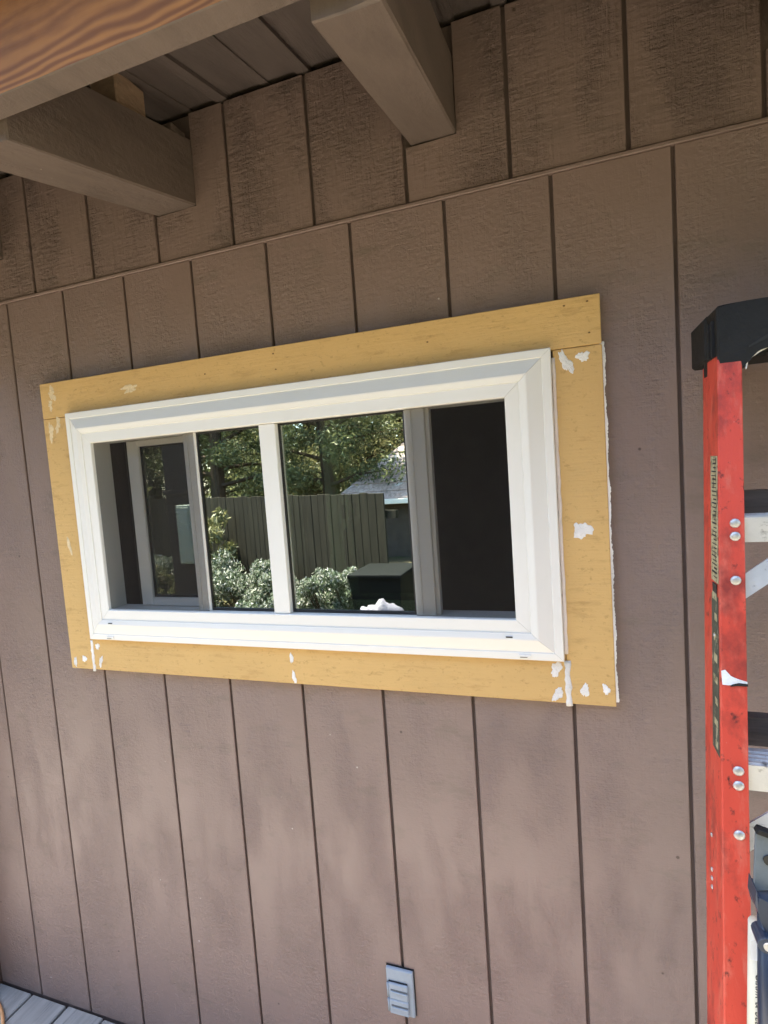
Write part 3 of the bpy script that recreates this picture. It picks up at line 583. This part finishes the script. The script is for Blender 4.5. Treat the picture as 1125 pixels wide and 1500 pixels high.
def foliage(name, centers, radii, count, size, m, parent, squash=0.8, up=0.0):
    """many small leaf faces round a set of clump centres"""
    C = np.array(centers); R_ = np.array(radii); idx = rng.integers(0, len(C), count)
    u = rng.normal(size=(count, 3)); u /= np.linalg.norm(u, axis=1)[:, None]; r = R_[idx] * rng.random(count) ** .45
    p = C[idx] + u * r[:, None] * np.array([1, 1, squash])
    a = rng.normal(size=(count, 3)); a[:, 2] += up; a /= np.linalg.norm(a, axis=1)[:, None]
    b = np.cross(a, rng.normal(size=(count, 3))); b /= np.linalg.norm(b, axis=1)[:, None]
    s = size * (.6 + .8 * rng.random(count))[:, None]
    v = np.stack([p - a * s, p + b * s * .32, p + a * s, p - b * s * .32], 1).reshape(-1, 3)
    me = bpy.data.meshes.new(name); me.vertices.add(len(v)); me.vertices.foreach_set('co', v.ravel()); me.loops.add(len(v)); me.loops.foreach_set('vertex_index', np.arange(len(v), dtype=np.int32))
    me.polygons.add(count); me.polygons.foreach_set('loop_start', np.arange(0, len(v), 4, dtype=np.int32)); me.polygons.foreach_set('loop_total', np.full(count, 4, dtype=np.int32)); me.update(); me.validate()
    return link(name, me, m, parent)
def tree(x, y, h, spread, label, m='pine', n=26000, leaf=.055, low=.25):
    t = empty('pine_tree' if m == 'pine' else 'leafy_tree', (x, y, GZ), label, 'tree', 'trees beyond the fence')
    bm = bmesh.new(); lean = random.uniform(-.03, .03); top = Vector((x + lean * h, y, GZ + h * .93)); base = Vector((x, y, GZ - .05))
    tube(bm, [base.lerp(top, k / 5) + Vector((random.uniform(-.05, .05), random.uniform(-.05, .05), 0)) for k in range(6)], [.028 * h * (1 - .85 * k / 5) for k in range(6)], 8)
    C = []; R_ = []
    for i in range(30):
        f_ = low + (1 - low) * (i + random.random()) / 30; p = base.lerp(top, f_); prof = (1 - f_) ** .7 * 1.25 if m == 'pine' else math.sin(math.pi * min(1, .15 + f_ * .8)) * .95
        L_ = spread * max(.18, prof) * random.uniform(.55, 1.1); az = i * 2.4 + random.uniform(-.4, .4); e = p + Vector((math.cos(az) * L_, math.sin(az) * L_, random.uniform(-.05, .35) * L_))
        tube(bm, [p, p.lerp(e, .5) + Vector((0, 0, .05 * L_)), e], [.010 * h * (1 - f_ * .7), .006 * h * (1 - f_ * .7), .01], 5)
        for q in (.5, .8, 1.05): C.append(p.lerp(e, q) + Vector((random.uniform(-.1, .1), random.uniform(-.1, .1), .05))); R_.append(spread * random.uniform(.14, .27))
    obj('trunk', bm, 'bark', t); foliage('crown', C, R_, n, leaf, m, t); return t
tree(-4.2, -11.5, 7.5, 2.4, 'broad pine tree beyond the fence, with low hanging boughs')
tree(-7.2, -11.0, 8.5, 2.5, 'tall dark pine beyond the fence beside the leafy olive green tree')
tree(-2.2, -16.5, 9.0, 3.2, 'tall pine rising behind the neighbouring shingled roof', n=26000, leaf=.075)
tree(-9.5, -13.0, 7.0, 2.6, 'olive green leafy tree beyond the fence', 'olive', 22000, .06, .2)
tree(-5.8, -15.5, 8.0, 3.0, 'pale olive tree standing behind the pines', 'olive', 22000, .07, .15)
tree(-13.0, -15.0, 10.0, 3.4, 'large pine at the far end of the fence', n=18000, leaf=.09)
tree(-8.5, -19.0, 10.5, 3.6, 'tallest pine, behind the olive tree', n=18000, leaf=.10)
for x, y, h, sp_, lb in [(3.5, -10.5, 11, 3.4, 'big unseen pine past the end of the fence, added to block low sky'), (8.0, -9.5, 12, 3.8, 'wide unseen pine past the end of the fence, added to block low sky'), (12.5, -8.0, 11, 3.6, 'unseen pine at the side of the yard, added to block low sky'),
                         (5.8, -14.0, 14, 4.2, 'very tall unseen pine at the back of the yard, added to block low sky'), (-0.2, -19.5, 14, 4.2, 'very tall pine behind the neighbouring roof, added to block low sky'), (-4.5, -19.5, 14, 4.2, 'very tall pine behind the broad pine, added to block low sky'),
                         (-12.5, -9.5, 11, 3.6, 'pine beside the far end of the fence, added to block low sky'), (-15.5, -6.0, 12, 3.8, 'pine at the far side of the yard, added to block low sky')]:
    tree(x, y, h, sp_, lb, n=9000, leaf=.24, low=.12)  # tall trees added round the yard to keep low sky light off the wall
# far wood closing the yard, raised to block low sky
C = [(x, -34 + 5 * math.sin(x * .31) + random.uniform(-2, 2), GZ + random.uniform(.5, 13.0)) for x in np.linspace(-60, 50, 260)]
tag(foliage('far_wood', C, [random.uniform(1.6, 3.2) for _ in C], 36000, .55, 'pine', None), 'far wood of dark trees closing the yard', 'wood', None, 'stuff')

def shrub(x, y, r, h, label, n=6500, m='shrub', leaf=.028):
    t = empty('shrub', (x, y, GZ), label, 'shrub', 'shrubs in front of the fence')
    C = []; R_ = []; bm = bmesh.new()
    for i in range(16):
        a = random.uniform(0, 6.28); q = r * math.sqrt(random.random()) * .8; e = Vector((x + math.cos(a) * q, y + math.sin(a) * q, GZ + h * random.uniform(.45, .9))); C.append(e); R_.append(r * random.uniform(.2, .36))
        tube(bm, [(x, y, GZ - .02), Vector((x, y, GZ)).lerp(e, .5) + Vector((0, 0, .05)), e], [.015, .01, .004], 5)
    obj('stems', bm, 'bark', t); foliage('leaves', C, R_, n, leaf, m, t, 1.0, 1.0); return t
shrub(-1.62, -4.95, .42, .86, 'rounded silver flowering shrub, third from the black bin')
shrub(-1.18, -4.72, .40, .92, 'feathery flowering shrub, second from the black bin')
shrub(-.80, -4.62, .36, .98, 'upright flowering shrub right behind the black bin')
shrub(-2.35, -5.3, .42, 1.0, 'tall spiky sage shrub between the rounded shrubs before the fence')
shrub(-2.95, -5.5, .55, .75, 'low spreading silver shrub at the foot of the fence')
shrub(-3.65, -5.6, .60, .95, 'bushy green shrub nearest the small olive sapling')
shrub(-4.4, -5.9, .55, .70, 'dry tan green shrub at the foot of the dark fence', m='olive')
shrub(-2.0, -4.4, .40, .55, 'small low shrub in front of the other shrubs')
t = shrub(-4.05, -6.3, .50, 1.65, 'thin olive sapling against the fence', 2200, 'olive', .05)
shrub(-5.3, -6.4, .6, .9, 'wide green shrub by the meter column')
# low dry plants over the ground
C = [(random.uniform(-8, 1.5), random.uniform(-8.0, -4.2), GZ + .02) for _ in range(240)]
tag(foliage('ground_cover', C, [random.uniform(.08, .28) for _ in C], 9000, .05, 'olive', None, .5, 1.2), 'dry low ground cover between the shrubs', 'ground cover', None, 'stuff')

# wheeled bin
bn = empty('wheeled_bin', (-0.38, -4.45, GZ), 'black wheeled rubbish bin beside the shrubs', 'bin'); X, Y = -.30, -4.35
bm = loft(bmesh.new(), [(X - .22, Y - .24, GZ + .06), (X + .22, Y - .24, GZ + .06), (X + .22, Y + .24, GZ + .06), (X - .22, Y + .24, GZ + .06)], [(X - .28, Y - .32, GZ + .95), (X + .28, Y - .32, GZ + .95), (X + .28, Y + .32, GZ + .95), (X - .28, Y + .32, GZ + .95)]); obj('body', bm, 'bin', bn)
box('lid', X - .30, X + .30, Y - .34, Y + .34, GZ + .952, GZ + 1.0, 'bin', bn, .015, 2)
bm = tube(bmesh.new(), [(X - .24, Y - .37, GZ + .93), (X + .24, Y - .37, GZ + .93)], .016, 8); obj('handle', bm, 'bin', bn)
for s in (-1, 1):
    bm = tube(bmesh.new(), [(X + s * .24, Y - .25, GZ + .1), (X + s * .29, Y - .25, GZ + .1)], .1, 16); obj('wheel', bm, 'bin', bn)
# crumpled bag on the deck
bm = bmesh.new(); bmesh.ops.create_icosphere(bm, subdivisions=4, radius=1)
for v_ in bm.verts:
    p = v_.co.copy(); k = 1 + .06 * math.sin(p.x * 6 + p.y * 4) + .05 * math.sin(p.z * 9 - p.y * 6) + .045 * math.sin(p.x * 17 + p.z * 13) + .03 * math.sin(p.y * 23 + p.x * 19)
    v_.co = Vector((-.02 + p.x * .30 * k, -3.38 + p.y * .24 * k, max(GZ + .001, GZ + .42 + p.z * .45 * k)))
tag(obj('plastic_bag', bm, 'bag', None, True), 'full white plastic rubbish bag standing in front of the black bin', 'bag')
# neighbour's shed with hipped shingle roof
sh = empty('neighbour_house', (-0.5, -12.5, GZ), 'neighbouring low house with pale shingled hip roof beyond the fence', 'house')
ex0, ex1, ey0, ey1, ez, rz = -3.75, 6.0, -10.6, -17.0, -0.55, 2.35; ry = (ey0 + ey1) / 2; rx0 = ex0 + 3.2; rx1 = ex1 - 3.2
bm = bmesh.new(); bx(bm, ex0 + .4, ex1 - .4, ey1 + .4, ey0 - .4, GZ, ez - .02); obj('wall', bm, 'shedwall', sh)
rows = 16
slope = [[(ex0, ey0, ez), (ex1, ey0, ez), (rx1, ry, rz), (rx0, ry, rz)], [(ex0, ey1, ez), (ex0, ey0, ez), (rx0, ry, rz), (rx0, ry - .001, rz)], [(ex1, ey0, ez), (ex1, ey1, ez), (rx1, ry, rz), (rx1, ry + .001, rz)], [(ex1, ey1, ez), (ex0, ey1, ez), (rx0, ry, rz), (rx1, ry, rz)]]
roof = None
for s_ in slope:
    a, b, c3, d3 = [Vector(q) for q in s_]; nn = (b - a).cross(d3 - a).normalized()
    if nn.z < 0: nn = -nn
    for k in range(rows):
        t0, t1 = k / rows, (k + 1.15) / rows; t1 = min(t1, 1)
        q = [a.lerp(d3, t0) + nn * .03, b.lerp(c3, t0) + nn * .03, b.lerp(c3, t1) + nn * .008, a.lerp(d3, t1) + nn * .008]
        bm = prism(bmesh.new(), q, -nn * .02)
        o = obj('shingle_row', bm, 'shingle', sh)
box('gutter', ex0, ex1, ey0 + .01, ey0 + .12, ez - .10, ez + .015, 'vinyl', sh, .01)
# boxed porch column with a pale meter box, seen only as a reflection
cl = empty('meter_column', (-1.9, -3.05, GZ), 'dark brown boxed column carrying a pale green meter box', 'column')
X0, X1, Y0, Y1 = -1.94, -1.64, -3.10, -2.95
box('column_shaft', X0, X1, Y0, Y1, GZ + .001, 1.4, 'shedwall', cl, .004); box('column_band', X0 - .02, X1 + .02, Y0 - .02, Y1 + .02, .02, .06, 'shedwall', cl, .004)
mbx = box('meter_box', X0 + .17, X1 + .03, Y1 + .0005, Y1 + .09, -.62, -.08, 'panelbox', cl, .006); box('meter_door', X0 + .19, X1 + .01, Y1 + .0908, Y1 + .098, -.60, -.10, 'panelbox', mbx, .004)
